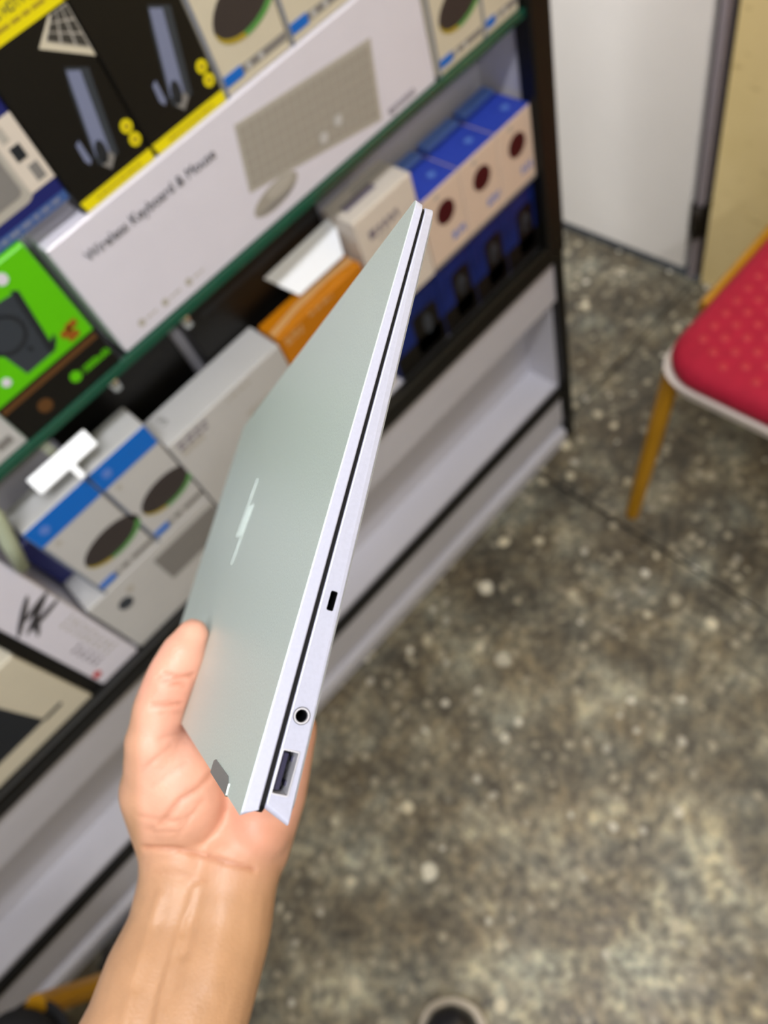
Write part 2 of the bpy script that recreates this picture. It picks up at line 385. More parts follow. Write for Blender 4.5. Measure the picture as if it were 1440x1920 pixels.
# keyboard carton
kb = carton('keyboard_box', 'long white keyboard and mouse box on the glass shelf', .096, .574, .653, .046, GT, 1.060, M['paper'])
text(kb, 'Wireless Keyboard & Mouse', .121, 1.0275, .0148, M['ink'], sx=.93)
text(kb, 'eyooso', .495, .9345, .0150, M['inkl'], sx=1.0)
kp = [(.313, 1.040), (.497, 1.020), (.484, .937), (.2975, .974)]
poly(kb, 'printed_keyboard', kp, M['ltgrey'])
def bil(q, u, v):
    a, b, c, d = [np.array(p) for p in q]
    t = a + (b - a) * u; s = d + (c - d) * u; return tuple(t + (s - t) * v)
kl = []
for r in range(6):
    for k in range(17):
        if r == 5 and 5 <= k <= 8 and k != 5: continue
        u0 = .02 + k * .0565; u1 = u0 + (.050 if not (r == 5 and k == 5) else .22); v0 = .06 + r * .15; v1 = v0 + .132
        kl.append([bil(kp, u0, v0), bil(kp, u1, v0), bil(kp, u1, v1), bil(kp, u0, v1)])
polys(kb, 'printed_keys', kl, M['keys'], 2)
polys(kb, 'printed_glint', [disc(.404, .967, .006), disc(.428, .972, .006)], M['paperg'], 3)
poly(kb, 'printed_mouse', disc(.325, .953, .033, .0125, 24, .10), M['keys'])
poly(kb, 'printed_mouse', disc(.334, .9575, .020, .0065, 24, .10), M['ltgrey'], 2)
poly(kb, 'printed_mouse', [(.297, .948), (.315, .943), (.34, .944), (.352, .949), (.335, .9475), (.31, .9475)], M['grey'], 3)
for i, xx in enumerate((.127, .159, .192)):
    poly(kb, 'printed_icon', disc(xx, .9425, .0042), M['ltgrey']); lines(kb, 'small_print', xx + .007, xx + .022, (.9415,), .0022, M['ltgrey'])
# USB hub cartons
def hub_box(x0, x1, label):
    o = carton('hub_box', label, x0, x1, .657, .028, 1.0605, 1.262, M['black'], 'black and yellow hub boxes')
    W = x1 - x0; s = W / .084
    f = lambda u, v: (x0 + u * s, 1.0605 + v)
    poly(o, 'yellow_band', [f(.004, .0005), f(.0838, .0005), f(.0838, .0105), f(.002, .0105)], M['yellow'])
    lines(o, 'small_print', x0 + .018 * s, x0 + .07 * s, (1.0605 + .0045,), .0018, M['olive'], 2)
    rect(o, 'yellow_band', x0 + .0005, x1 - .0005, 1.197, 1.222, M['yellow'])
    text(o, 'USB-C to HDTV 3 in 1', x0 + .004, 1.2105, .0092, M['ink'], sx=.85)
    lines(o, 'small_print', x0 + .006, x1 - .012, (1.2035,), .0028, M['olive'], 2)
    poly(o, 'printed_hub', [f(.049, .084), f(.0555, .1010), f(.073, .091), f(.0565, .024), f(.0365, .0255), f(.036, .033)], M['slate'])
    poly(o, 'printed_hub', [f(.051, .083), f(.0552, .0985), f(.0655, .093), f(.051, .030), f(.0375, .0335)], M['steelblue'], 2)
    poly(o, 'printed_plug', disc(x0 + .044 * s, 1.0605 + .034, .0052, .010, 16, -.25), M['slated'], 3)
    poly(o, 'printed_plug', [f(.0385, .0245), f(.0505, .0305), f(.0525, .0245), f(.0435, .0175)], M['grey'], 3)
    poly(o, 'printed_cable', [f(.028, .050), f(.0325, .052), f(.0325, .034), f(.0295, .031), f(.027, .036)], M['steelblue'], 2)
    for (u, v) in ((.0755, .0375), (.0765, .0245)):
        poly(o, 'yellow_badge', disc(*f(u, v), .0058), M['yellow']); poly(o, 'badge_mark', disc(*f(u, v), .0026), M['olive'], 2)
    # laptop picture
    q = [f(.0605, .128), f(.0855 - .003, .1335), f(.0835, .098), f(.046, .1215)]
    q = [f(.066, .1345), f(.0835, .1345), f(.0835, .0945), f(.046, .121)]
    poly(o, 'printed_laptop', q, M['cream'])
    q2 = [f(.0685, .1345), f(.0835, .1345), f(.0835, .1005), f(.0535, .1225)]
    poly(o, 'printed_laptop', q2, M['ltgrey'], 2)
    polys(o, 'printed_keys', [[bil(q2, u, v), bil(q2, u + .27, v), bil(q2, u + .27, v + .28), bil(q2, u, v + .28)] for u in (.02, .35, .68) for v in (.02, .35, .68)], M['keysd'], 3)
    return o
hub_box(.1445, .2285, 'black and yellow hub box standing next to the navy box')
hub_box(.2295, .3190, 'black and yellow hub box between its twin and the mouse boxes')
# mouse cartons
def mouse_box(label, x0, x1, yf, d, z0, z1, stripe_top, group, body, mouse_ang=.22):
    o = carton('mouse_box', label, x0, x1, yf, d, z0, z1, body, group)
    Wd = x1 - x0; Hh = z1 - z0; s = Wd / .084
    poly(o, 'printed_mouse', disc(x0 + .053 * s, z0 + .0575, .0400 * s, .0225, 26, mouse_ang), M['mousepic'])
    # lit rim
    rim = disc(x0 + .053 * s, z0 + .0575, .0400 * s, .0225, 26, mouse_ang)
    ce = (x0 + .053 * s, z0 + .0575)
    arc = rim[13:26]
    inner = [(ce[0] + (p[0] - ce[0]) * .93 - .0022 * s, ce[1] + (p[1] - ce[1]) * .93 + .0028 * s) for p in arc]
    poly(o, 'printed_glow', arc[5:] + inner[5:][::-1], M['mint'], 2)
    poly(o, 'printed_glow', arc[:6] + inner[:6][::-1], M['olive'], 2)
    rect(o, 'edge_strip', x0, x0 + .0035 * s, z0, z1, M['slateedge'], 1)
    if stripe_top:
        rect(o, 'blue_band', x0 + .001, x1 - .0005, z1 - .033, z1 - .001, M['blue'], 2)
        poly(o, 'band_logo', disc(x0 + .018 * s, z1 - .016, .006), M['bluetab'], 3)
        poly(o, 'round_mark', disc(x0 + .016 * s, z1 - .043, .0035), M['ltgrey'], 2)
    rect(o, 'foot_band', x0 + .004, x1 - .001, z0 + .009, z0 + .0165, M['grey'], 1)
    rect(o, 'blue_tab', x0 + .004, x0 + .026 * s, z0 + .008, z0 + .0175, M['blue'], 2)
    for k in (.034, .05): poly(o, 'round_mark', disc(x0 + k * s, z0 + .0125, .003), M['paperg'], 2)
    return o
mouse_box('cream mouse box standing next to the yellow-banded hub box', .3205, .4055, .657, .034, 1.0605, 1.205, False, 'mouse boxes on the keyboard box', M['cream'])
mouse_box('cream mouse box at the far end on top of the keyboard box', .4075, .4925, .657, .034, 1.0605, 1.205, False, 'mouse boxes on the keyboard box', M['cream'])
mouse_box('cream mouse box on the glass just right of the keyboard box', .580, .6595, .653, .040, GT, 1.072, False, 'mouse boxes at the glass shelf end', M['cream'])
mouse_box('cream mouse box on the glass next to the black post', .6610, .7235, .653, .040, GT, 1.072, False, 'mouse boxes at the glass shelf end', M['cream'])
# power bank carton
pb = carton('power_bank_box', 'lime green power bank box with black foot on the glass shelf', -.034, .0850, .651, .048, GT, 1.079, M['green'])
rect(pb, 'black_foot', -.0339, .0849, GT + .0005, .9745, M['black'])
poly(pb, 'printed_power_bank', [(.000, 1.058), (.0555, 1.050), (.0445, .9835), (.0105, .9835)][0:4], M['slate'], 1)
poly(pb, 'printed_power_bank', [(.0555, 1.050), (.050, 1.0545), (.0385, .985), (.0445, .9835)], M['slated'], 2)
poly(pb, 'printed_pad', disc(.020, 1.026, .0205, .0195), M['slated'], 2); poly(pb, 'printed_pad', disc(.020, 1.026, .0165, .0155), M['slate'], 3)
poly(pb, 'printed_lamp', disc(.0285, 1.0015, .0025), M['slated'], 3)
poly(pb, 'printed_cable', [(.0445, .992), (.053, .998), (.052, .992), (.0455, .985)], M['slated'], 2)
for (u, v) in ((.0630, .990), (.0710, .993), (.0665, .983)): poly(pb, 'rust_badge', [(u - .006, v - .004), (u + .006, v - .003), (u + .006, v + .0035), (u - .006, v + .003)], M['rust'], 2)
poly(pb, 'white_badge', disc(.0515, 1.0665, .0055), M['paper'], 2); poly(pb, 'white_badge', disc(-.0085, .9905, .0045), M['paper'], 2)
rect(pb, 'brown_line', -.032, .083, .965, .971, M['brown'], 2)
poly(pb, 'green_badge', disc(.0415, .9475, .006), M['green'], 3)
text(pb, '10000mAh', .050, .9435, .0105, M['green'], lift=3, sx=.72, bold=.0003)
poly(pb, 'gold_seal', disc(.001, .9455, .0075), M['brown'], 3)
# navy carton
nv = carton('adapter_box', 'navy box with grey device picture on top of the lime box', -.035, .1435, .658, .040, 1.0795, 1.26, M['navy'])
poly(nv, 'printed_device', rrect(-.02, .122, 1.098, 1.20, .012), M['ltgrey']); poly(nv, 'printed_device', rrect(-.02, .113, 1.106, 1.20, .006), M['grey'], 2)
rect(nv, 'printed_panel', .118, .143, 1.102, 1.160, M['paperw'], 2)
rect(nv, 'printed_socket', .1245, .1345, 1.127, 1.139, M['slated'], 3); rect(nv, 'printed_socket', .129, .138, 1.107, 1.121, M['grey'], 3)
rect(nv, 'printed_socket', .123, .130, 1.144, 1.156, M['ltgrey'], 3)
rect(nv, 'pale_band', -.034, .1425, 1.0805, 1.089, M['navy2'], 2); lines(nv, 'small_print', .03, .135, (1.0835,), .004, M['steelblue'], 3)
# white carton at the left end of the glass
wl = carton('white_box', 'plain white box left of the lime power bank box', -.170, -.0345, .652, .06, GT, 1.02, M['paperg'])
rect(wl, 'printed_patch', -.060, -.043, .938, .947, M['grey']); lines(wl, 'small_print', -.15, -.07, (.94, .95), .004, M['ltgrey'])

ST = .5572   # top of the middle shelf
# grey-white carton under the mouse boxes
gb = carton('grey_box', 'grey-white box lying under the two blue-striped mouse boxes', -.143, .0600, .653, .078, ST, .686, M['paperg'])
poly(gb, 'round_logo', disc(-.107, .646, .0105), M['slate']); poly(gb, 'round_logo', disc(-.090, .661, .006), M['ltgrey'], 1)
rect(gb, 'printed_picture', -.045, .058, .615, .668, M['grey'])
mouse_box('blue-striped mouse box next to the script box', -.1135, -.0255, .653, .046, .6865, .8435, True, 'blue-striped mouse boxes', M['paperg'], .06)
m2 = mouse_box('blue-striped mouse box next to the tall white box', -.0235, .0600, .653, .046, .6865, .8435, True, 'blue-striped mouse boxes', M['paperg'], .06)
tr = box('glare_strip', (-.0390, -.0105, -.0008), (.0390, .0105, .0008), M['bright'], None, .0006, loc=(-.0285, .6600, .8735)); tr.rotation_euler = (math.radians(41), 0, 0)  # white strip added in place of a tube light's reflection on plastic wrap
tag(tr, 'bright white strip added under the glass shelf as a tube light reflection', 'glare strip')
box('glare_stem', (.000, -.026, -.0006), (.007, -.0095, .0006), M['bright'], tr)
hs = box('glare_clip', (-.005, .012, -.0006), (.005, .0145, .0300), M['clear'], tr); hs.rotation_euler = (math.radians(-12), 0, 0)

# tall white carton
lw = carton('tall_white_box', 'tall white box with grey print beside the orange box', .0625, .2450, .651, .058, ST, .796, M['paperg'])
text(lw, 'S', .078, .030, .022, M['grey'], top=True, rot=0); 
lines(lw, 'small_print', .072, .118, (.776, .784), .0045, M['inkl']); rect(lw, 'printed_patch', .071, .106, .767, .774, M['ltgrey'])
lines(lw, 'small_print', .152, .19, (.783,), .004, M['ltgrey']); lines(lw, 'small_print', .165, .205, (.74, .745), .004, M['ltgrey'])
# black cartons behind
bk = carton('black_box', 'black glossy box behind the tall white box', -.02, .160, .7320, .014, ST, .885, M['black'])
bk2 = carton('black_box', 'black box with a dark rim line behind the orange box', .176, .398, .7115, .033, ST, .900, M['black'])
rect(bk2, 'grey_rim', .20, .395, .850, .858, M['slated'], 1)
# white card added and tilted to stand in for a lamp reflection
cq = [(.2915, .7090, .8360), (.4070, .6975, .8480), (.3860, .6705, .8125), (.3110, .6770, .8065)]
nn = Vector(cq[1]) - Vector(cq[0]); nn = nn.cross(Vector(cq[3]) - Vector(cq[0])).normalized()
wc_ = prism('glare_card', [tuple(Vector(p)) for p in cq], [tuple(Vector(p) - (nn if nn.z > 0 else -nn) * .0015) for p in cq], M['bright']); tag(wc_, 'bright white card added as a lamp reflection above the orange box', 'card')
# orange stack
pk = carton('cream_box', 'pinkish cream box under the orange box', .2480, .396, .668, .040, ST, .722, M['paperw'])
dg = carton('green_lid_box', 'flat dark green box under the orange box', .2480, .396, .664, .044, .7225, .738, M['dkgreen'])
og = carton('orange_box', 'orange box with pale swoosh beside the tall white box', .2475, .3945, .653, .040, .7385, .801, M['orange'])
poly(og, 'pale_swoosh', [(.2485, .006), (.2485, .016), (.30, .024), (.36, .026), (.3935, .022), (.3935, .012), (.35, .016), (.30, .014)], M['orange2'], 1, True)
lines(og, 'small_print', .256, .285, (.782, .788), .005, M['orange2'], 1); lines(og, 'small_print', .30, .34, (.792,), .005, M['orange2'], 1)
# warm white carton
wb = carton('warm_white_box', 'warm white carton with dark lettering beside the blue-topped boxes', .400, .5035, .651, .058, .693, .856, M['paperw'])
d0 = carton('camera_box', 'deep blue camera box under the warm white carton', .400, .5045, .660, .075, ST, .6925, M['bluedark'], 'deep blue boxes on the middle shelf')
poly(d0, 'printed_camera', rrect(.445, .497, ST + .012, ST + .09, .01), M['black'], 1); poly(d0, 'printed_camera', disc(.474, ST + .06, .009, .019), M['slate'], 2); rect(d0, 'shade_foot', .4005, .504, ST + .0005, ST + .045, M['black'], 1)  # black lower part paints in the shade of the recess
lines(wb, 'lettering_line', .418, .47, (.818, .824), .006, M['inkl'], 1); lines(wb, 'small_print', .43, .455, (.809,), .004, M['ltgrey'], 1)
lines(wb, 'small_print', .41, .45, (.765, .77), .005, M['inkl'], 1)
rect(wb, 'top_print', .412, .465, .022, .036, M['inkl'], 1, True); rect(wb, 'top_print', .44, .50, .040, .046, M['ltgrey'], 1, True)
# beige cartons with a dark round window, on deep blue cartons
bx = [(.5065, .5800), (.5810, .6545), (.6555, .7270)]
lab = ['next to the warm white carton', 'in the middle of the row', 'next to the black post']
for i, (a, b_) in enumerate(bx):
    d = carton('camera_box', 'deep blue camera box under the beige box ' + lab[i], a, b_, .660, .075, ST, .6925, M['bluedark'], 'deep blue boxes on the middle shelf')
    poly(d, 'printed_camera', rrect(a + .028, b_ - .008, ST + .012, ST + .10, .01), M['black'], 1)
    poly(d, 'printed_camera', disc(a + .046, ST + .068, .009, .019), M['slate'], 2); poly(d, 'printed_camera', disc(a + .047, ST + .060, .007, .011), M['slated'], 3)
    rect(d, 'shade_foot', a + .0005, b_ - .0005, ST + .0005, ST + .045, M['black'], 1)  # recess shade painted as a black lower half
    o = carton('speaker_box', 'beige box with blue top and dark round window, ' + lab[i], a, b_, .652, .080, .693, .806, M['beige'], 'beige boxes with dark round windows')
    cx = [.545, .619, .693][i]
    poly(o, 'round_window', disc(cx, .766, .0172), M['maroon'], 2)
    lines(o, 'blue_print', cx + .004, b_ - .006, (.716, .722), .005, M['bluetab'], 1)
    rect(o, 'foot_line', a + .001, b_ - .001, .6935, .699, M['grey'], 1)
    poly(o, 'small_mark', disc(a + .028, .796, .004), M['ltgrey'], 1)
    rect(o, 'blue_top', a + .0005, b_ - .0005, .001, .0795, M['bluetop'], 1, True)
    hb = box('hang_tab', (.004, .058, .1134), (b_ - a - .004, .0795, .1215), M['bluetab'], o, bevel=.002)
    poly(o, 'top_mark', disc(a + .050, .026, .006, .006), M['bluetab'], 2, True)
# left end of the middle shelf
sb = carton('script_box', 'white box with grey brush script and a red dot', -.2115, -.1480, .653, .09, ST, .86, M['paper'])
for k, (x, z, L, a) in enumerate(((-.176, .742, .03, .5), (-.168, .752, .022, .25), (-.182, .735, .026, .95), (-.172, .733, .024, .15), (-.186, .755, .03, .7))):
    poly(sb, 'brush_stroke', disc(x, z, L, .0035, 18, a), M['ink'], 1 + k * .4)
lines(sb, 'small_print', -.175, -.155, tuple(.60 + .012 * k for k in range(9)), .004, M['ltgrey'], 1); lines(sb, 'small_print', -.195, -.18, tuple(.60 + .012 * k for k in range(5)), .004, M['inkl'], 1)
poly(sb, 'red_dot', disc(-.2035, .583, .006), M['red'], 2)
carton('gap_shade_strip', 'slim black box added as gap shade left of the script box', -.2300, -.2125, .655, .088, ST, .85, M['black'])  # black filler added to stand for the shade between two boxes
kl2 = carton('keyboard_tray_box', 'cream box with dark keyboard picture at the far left', -.46, -.2310, .653, .09, ST, .72, M['cream'])
poly(kl2, 'printed_keyboard', [(-.455, .70), (-.296, .70), (-.2855, .5925), (-.455, .5925)], M['slated'], 1)
rect(kl2, 'printed_line', -.2855, -.257, .590, .596, M['slated'], 1)
nb = carton('gap_shade_box', 'dark navy box added to shade the gap beside the script box', -.1440, -.030, .712, .032, .6865, .78, M['navy'])  # added behind the gap to paint its shadow over the pale back panel
# clear plastic clip hanging from the glass shelf
ct = tube('plastic_clip', [(-.1400, .650, .812), (-.1260, .6505, .850), (-.1130, .651, .885), (-.106, .655, .9150)], [.0075, .009, .009, .006], M['clear']); tag(ct, 'clear greenish plastic clip hanging from the glass shelf above script box', 'clip')

# ------------------------------------------------------------------ laptop
LR = np.array([[0.2539180915435604, -0.34597332870940783, -0.9032320070771452],
               [-0.9429354706416031, 0.11942242338116471, -0.31082307346731575],
               [0.2154026485277621, 0.9306130993143723, -0.2959070097035952]])
LT = np.array([-0.03781979077305313, 0.07999962060120248, 0.19512704846250517])
LW, LD = .324, .1916
def lapc(a, b, c):
    """laptop coordinates (hinge->front, along the hinge, depth below the lid) to camera space"""
    return LT + LR[:, 0] * a + LR[:, 1] * b - LR[:, 2] * c
lap = empty('laptop'); tag(lap, 'closed silver laptop held up on edge in a hand', 'laptop')
Rw = RC.T @ LR; Tw = cam2w(LT)
lm = Matrix.Identity(4)
for i in range(3):
    for j in range(3): lm[i][j] = Rw[i, j]
    lm[i][3] = Tw[i]
lap.matrix_world = lm
lin = lambda a, v0, v1: v0 + (v1 - v0) * a / LD
lid_b = lambda a: -lin(a, .0045, .0027)
gap_b = lambda a: -lin(a, .0060, .0036)
bas_b = lambda a: -lin(a, .0138, .0066)
# lid
tl = rrect(0, LD, 0, LW, [.005, .0015, .0015, .004], 6)
bl = [(min(max(x, .0018), LD - .0010), y, 0) for x, y in tl]
lid = prism('lid', [(x, y, 0) for x, y in tl], [(x + (.0008 if x < .01 else 0) - (.0006 if x > LD - .01 else 0), y, lid_b(x)) for x, y, _ in bl], M['lid'], lap, bevel=.00035)
# slots 1: side metal brighter
lid.data.materials.append(M['alu'])
for p in lid.data.polygons:
    if p.normal.z < .8: p.material_index = 1
inn = rrect(.0012, LD - .0012, .0007, LW - .0007, .004, 4)
bez = prism('screen_bezel', [(x, y, lid_b(x) + .0002) for x, y in inn], [(x, y, gap_b(x) - .0002) for x, y in inn], M['blackpl'], lap)
tag(bez, 'black strip of screen bezel between lid and base')
# base with ports cut out
bt = rrect(.0030, LD - .0012, 0, LW, [.005, .002, .002, .004], 6)
bb = rrect(-.0004, LD - .0002, .0006, LW - .0006, [.005, .002, .0015, .004], 6)
base = prism('base', [(x, y, gap_b(x)) for x, y in bt], [(x, y, bas_b(x)) for x, y in bb], M['alu'], lap, bevel=.0004)
def cutter(pts):   # pts: (a, c) outline on the near side face
    return prism('cut', [(a, -.002, -c) for a, c in pts], [(a, .010, -c) for a, c in pts], M['blackpl'])
usb = rrect(.0071, .0192, .0064, .0112, .0005, 2)
lock = rrect(.0581, .0638, .0075, .0096, .0005, 3)
jack = [(.0285 + .0018 * math.cos(t), .00885 + .0018 * math.sin(t)) for t in [2 * math.pi * k / 24 for k in range(24)]]
# tilt the usb and lock outlines with the wedge
sh = lambda pts, k: [(a, c - k * (a - pts[0][0]) * .0) for a, c in pts]
cuts = [cutter(usb), cutter(lock), cutter(jack)]
for c in cuts:
    md = base.modifiers.new('b', 'BOOLEAN'); md.object = c; md.operation = 'DIFFERENCE'; md.solver = 'EXACT'
# cutters live in world space: give them the laptop frame only for the evaluation
for c in cuts: c.parent = lap
bpy.context.view_layer.update()
dg_ = bpy.context.evaluated_depsgraph_get()
nm = bpy.data.meshes.new_from_object(base.evaluated_get(dg_)); base.modifiers.clear(); base.data = nm
for c in cuts: bpy.data.objects.remove(c)
def ring(name, outer, inner, y0, y1, mt, parent):
    n = len(outer); V = []
    for pts in (outer, inner):
        for y in (y0, y1): V += [(a, y, -c) for a, c in pts]
    Fc = []
    for i in range(n):
        j = (i + 1) % n
        Fc += [[i, j, n + j, n + i], [2 * n + i, 3 * n + i, 3 * n + j, 2 * n + j], [i, 2 * n + i, 2 * n + j, j], [n + i, n + j, 3 * n + j, 3 * n + i]]
    return fix(mesh_obj(name, V, Fc, mt, parent))
up = ring('usb_port', rrect(.0071, .0192, .0064, .0112, .0005, 2), rrect(.0075, .0188, .0066, .0109, .0003, 2), -.0001, .0085, M['port'], lap)
box('port_tongue', (.0082, .0012, -.0087), (.0181, .0085, -.0070), M['darkpl'], up, bevel=.0002)
box('port_back', (.0073, .0080, -.0111), (.0190, .0088, -.0065), M['blackpl'], up)
for k in range(4): box('contact', (.0094 + k * .0023, .0018, -.0092), (.0103 + k * .0023, .0078, -.0087), M['blackpl'], up)
for k in (.0092, .0158): box('spring', (k, .004, -.0109), (k + .0014, .0060, -.0104), M['darkpl'], up)
jk = ring('audio_jack', [(.0285 + .00225 * math.cos(t), .00885 + .00225 * math.sin(t)) for t in [2 * math.pi * k / 32 for k in range(32)]], [(.0285 + .00178 * math.cos(t), .00885 + .00178 * math.sin(t)) for t in [2 * math.pi * k / 32 for k in range(32)]], -.0002, .0004, M['port'], lap)
ring('jack_rim', [(.0285 + .0024 * math.cos(t), .00885 + .0024 * math.sin(t)) for t in [2 * math.pi * k / 32 for k in range(32)]], [(.0285 + .0022 * math.cos(t), .00885 + .0022 * math.sin(t)) for t in [2 * math.pi * k / 32 for k in range(32)]], -.00008, .0003, M['blackpl'], jk)
ring('jack_tube', [(.0285 + .0018 * math.cos(t), .00885 + .0018 * math.sin(t)) for t in [2 * math.pi * k / 24 for k in range(24)]], [(.0285 + .0015 * math.cos(t), .00885 + .0015 * math.sin(t)) for t in [2 * math.pi * k / 24 for k in range(24)]], .0006, .0098, M['blackpl'], jk)
box('jack_back', (.0265, .0090, -.0108), (.0305, .0100, -.0068), M['blackpl'], jk)
ring('lock_slot', lock, rrect(.0583, .0636, .0077, .0094, .0004, 3), .0004, .0095, M['blackpl'], lap); box('slot_back', (.0582, .0088, -.0096), (.0638, .0098, -.0075), M['blackpl'], lap)
# underside: thin dark cover line, feet, sticker
bc = [(x * .995 + .0005, y) for x, y in rrect(.002, LD - .002, .0012, LW - .0012, .004, 4)]
prism('bottom_cover', [(x, y, bas_b(x) + .0002) for x, y in bc], [(x, y, bas_b(x) - .0004) for x, y in bc], M['hinge'], lap)
for (a, b0, b1) in ((.152, .006, .016), (.152, LW - .016, LW - .006)):
    prism('rubber_foot', [(p[0], p[1], bas_b(p[0]) - .0002) for p in rrect(a - .004, a + .004, b0, b1, .003, 4)], [(p[0], p[1], bas_b(p[0]) - .0021) for p in rrect(a - .003, a + .003, b0 + .001, b1 - .001, .002, 4)], M['paperw'], lap)
prism('rubber_foot', [(p[0], p[1], bas_b(p[0]) - .0002) for p in rrect(.008, .014, .006, .05, .003, 4)], [(p[0], p[1], bas_b(p[0]) - .0016) for p in rrect(.009, .013, .007, .049, .002, 4)], M['hinge'], lap)
prism('sticker', [(p[0], p[1], bas_b(p[0]) - .0002) for p in rrect(.070, .098, .005, .05, .001, 2)], [(p[0], p[1], bas_b(p[0]) - .0010) for p in rrect(.072, .095, .005, .05, .001, 2)], M['sticker'], lap)
# logo: four slanted bars
def bar(a0, a1, off, wdt=.0025):
    f = lambda a, o: (a, .1665 - (a - .100) * .36 + off + o, 0)
    q = [f(a0, -wdt / 2), f(a1, -wdt / 2), f(a1, wdt / 2), f(a0, wdt / 2)]
    prism('logo_bar', [(x, y, .0003) for x, y, _ in q], [(x, y, -.0002) for x, y, _ in q], M['logo'], lap)
bar(.0935, .1235, .0085); bar(.0935, .1085, .0028); bar(.0935, .1085, -.0029); bar(.0785, .1085, -.0086)
# hinge cover in the lid edge near the corner, and its twin
for b0, b1 in ((.024, .058), (LW - .058, LW - .024)):
    q = [(-.0002, b0), (.0030, b0 + .0005), (.0046, b0 + .004), (.0046, b1 - .003), (.0036, b1), (-.0002, b1)]
    h = prism('hinge_cover', [(x, y, .00025) for x, y in q], [(x, y, -.006) for x, y in q], M['hinge'], lap)
    prism('hinge_edge', [(x, y, .0004) for x, y in ((-.0002, b0 - .0006), (.0034, b0 - .0002), (.0030, b0 + .0006), (-.0002, b0))], [(x, y, -.001) for x, y in ((-.0002, b0 - .0006), (.0034, b0 - .0002), (.0030, b0 + .0006), (-.0002, b0))], M['chrome'], h)

# ------------------------------------------------------------------ the hand and forearm (one continuous body)
def solid(bm, p, q, r0, r1, n=20):
    """tapered capsule between camera-space points"""
    p = Vector(p); q = Vector(q)
    for c, r in ((p, r0), (q, r1)):
        bmesh.ops.create_uvsphere(bm, u_segments=n, v_segments=12, radius=r, matrix=Matrix.Translation(c))
    d = q - p
    if d.length > 1e-5:
        M4 = Matrix.Translation((p + q) / 2) @ d.to_track_quat('Z', 'Y').to_matrix().to_4x4()
        bmesh.ops.create_cone(bm, cap_ends=True, segments=n, radius1=r0, radius2=r1, depth=d.length, matrix=M4)
def blob(bm, c, rx, ry, rz, ang=0):
    bmesh.ops.create_uvsphere(bm, u_segments=24, v_segments=16, radius=1, matrix=Matrix.Translation(Vector(c)) @ Matrix.Rotation(ang, 4, 'Z') @ Matrix.Diagonal((rx, ry, rz, 1)))
hb = bmesh.new()
def chain(pts, rs):
    for i in range(len(pts) - 1): solid(hb, pts[i], pts[i + 1], rs[i], rs[i + 1])
# forearm: two parallel tapered columns give the flattened section
wr_l, wr_r = px(350, 1650, .368), px(428, 1660, .366)
chain([px(352, 1600, .370), wr_l, px(330, 1745, .358), px(295, 1830, .346), px(268, 1925, .334), (-.165, .36, .235), (-.19, .47, .13)],
      [.0235, .0232, .0235, .0250, .0262, .036, .042])
chain([px(440, 1600, .372), wr_r, px(415, 1745, .357), px(388, 1830, .345), px(355, 1925, .333), (-.125, .36, .235), (-.15, .47, .13)],
      [.0250, .0240, .0240, .0247, .0258, .036, .042])
chain([px(390, 1600, .376), px(370, 1760, .362), px(312, 1925, .338)], [.024, .024, .026])
# metacarpals and fingers (laptop coordinates for the part behind the base)
mcp = {'i': lapc(.038, .207, .036), 'm': lapc(.040, .190, .041), 'r': lapc(.034, .172, .0435), 'p': lapc(.022, .154, .0425)}
carp = {'i': px(372, 1585, .384), 'm': px(405, 1585, .386), 'r': px(440, 1588, .384), 'p': px(462, 1590, .378)}
for k, r in (('i', .0135), ('m', .0135), ('r', .0125), ('p', .0125)):
    solid(hb, carp[k], mcp[k], .019 if k != 'p' else .020, r)
solid(hb, px(470, 1590, .376), px(510, 1480, .372), .0200, .0180)       # hypothenar
solid(hb, px(510, 1480, .372), px(546, 1370, .366), .0180, .0130)
solid(hb, px(440, 1560, .372), px(484, 1550, .368), .019, .0175)
blob(hb, px(410, 1530, .374), .026, .024, .016)
fing = {'i': [(.082, .215, .0265), (.108, .220, .0215), (.128, .222, .0185)], 'm': [(.086, .196, .0290), (.116, .200, .0225), (.139, .202, .0185)],
        'r': [(.079, .176, .0300), (.109, .178, .0245), (.130, .180, .0188)], 'p': [(.057, .156, .0300), (.078, .157, .0240), (.097, .155, .0192)]}
for k, s in (('i', 1), ('m', 1.03), ('r', .97), ('p', .85)):
    P = [mcp[k]] + [lapc(*q) for q in fing[k]]
    chain(P, [.0110 * s, .0092 * s, .0083 * s, .0074 * s])
# thumb: thenar mass, metacarpal, phalanges against the lid
tm, ti, tt = px(289, 1392, .352), px(321, 1270, .353), px(361, 1190, .358)
solid(hb, px(345, 1565, .374), px(308, 1480, .362), .0240, .0215)
solid(hb, px(308, 1480, .362), tm, .0205, .0140)
blob(hb, px(330, 1475, .358), .0240, .0300, .0185, -.25)
solid(hb, px(300, 1450, .358), px(330, 1385, .362), .0160, .0110)
chain([tm, px(297, 1330, .352), ti, px(343, 1226, .355), tt], [.0128, .0122, .0120, .0110, .0080])
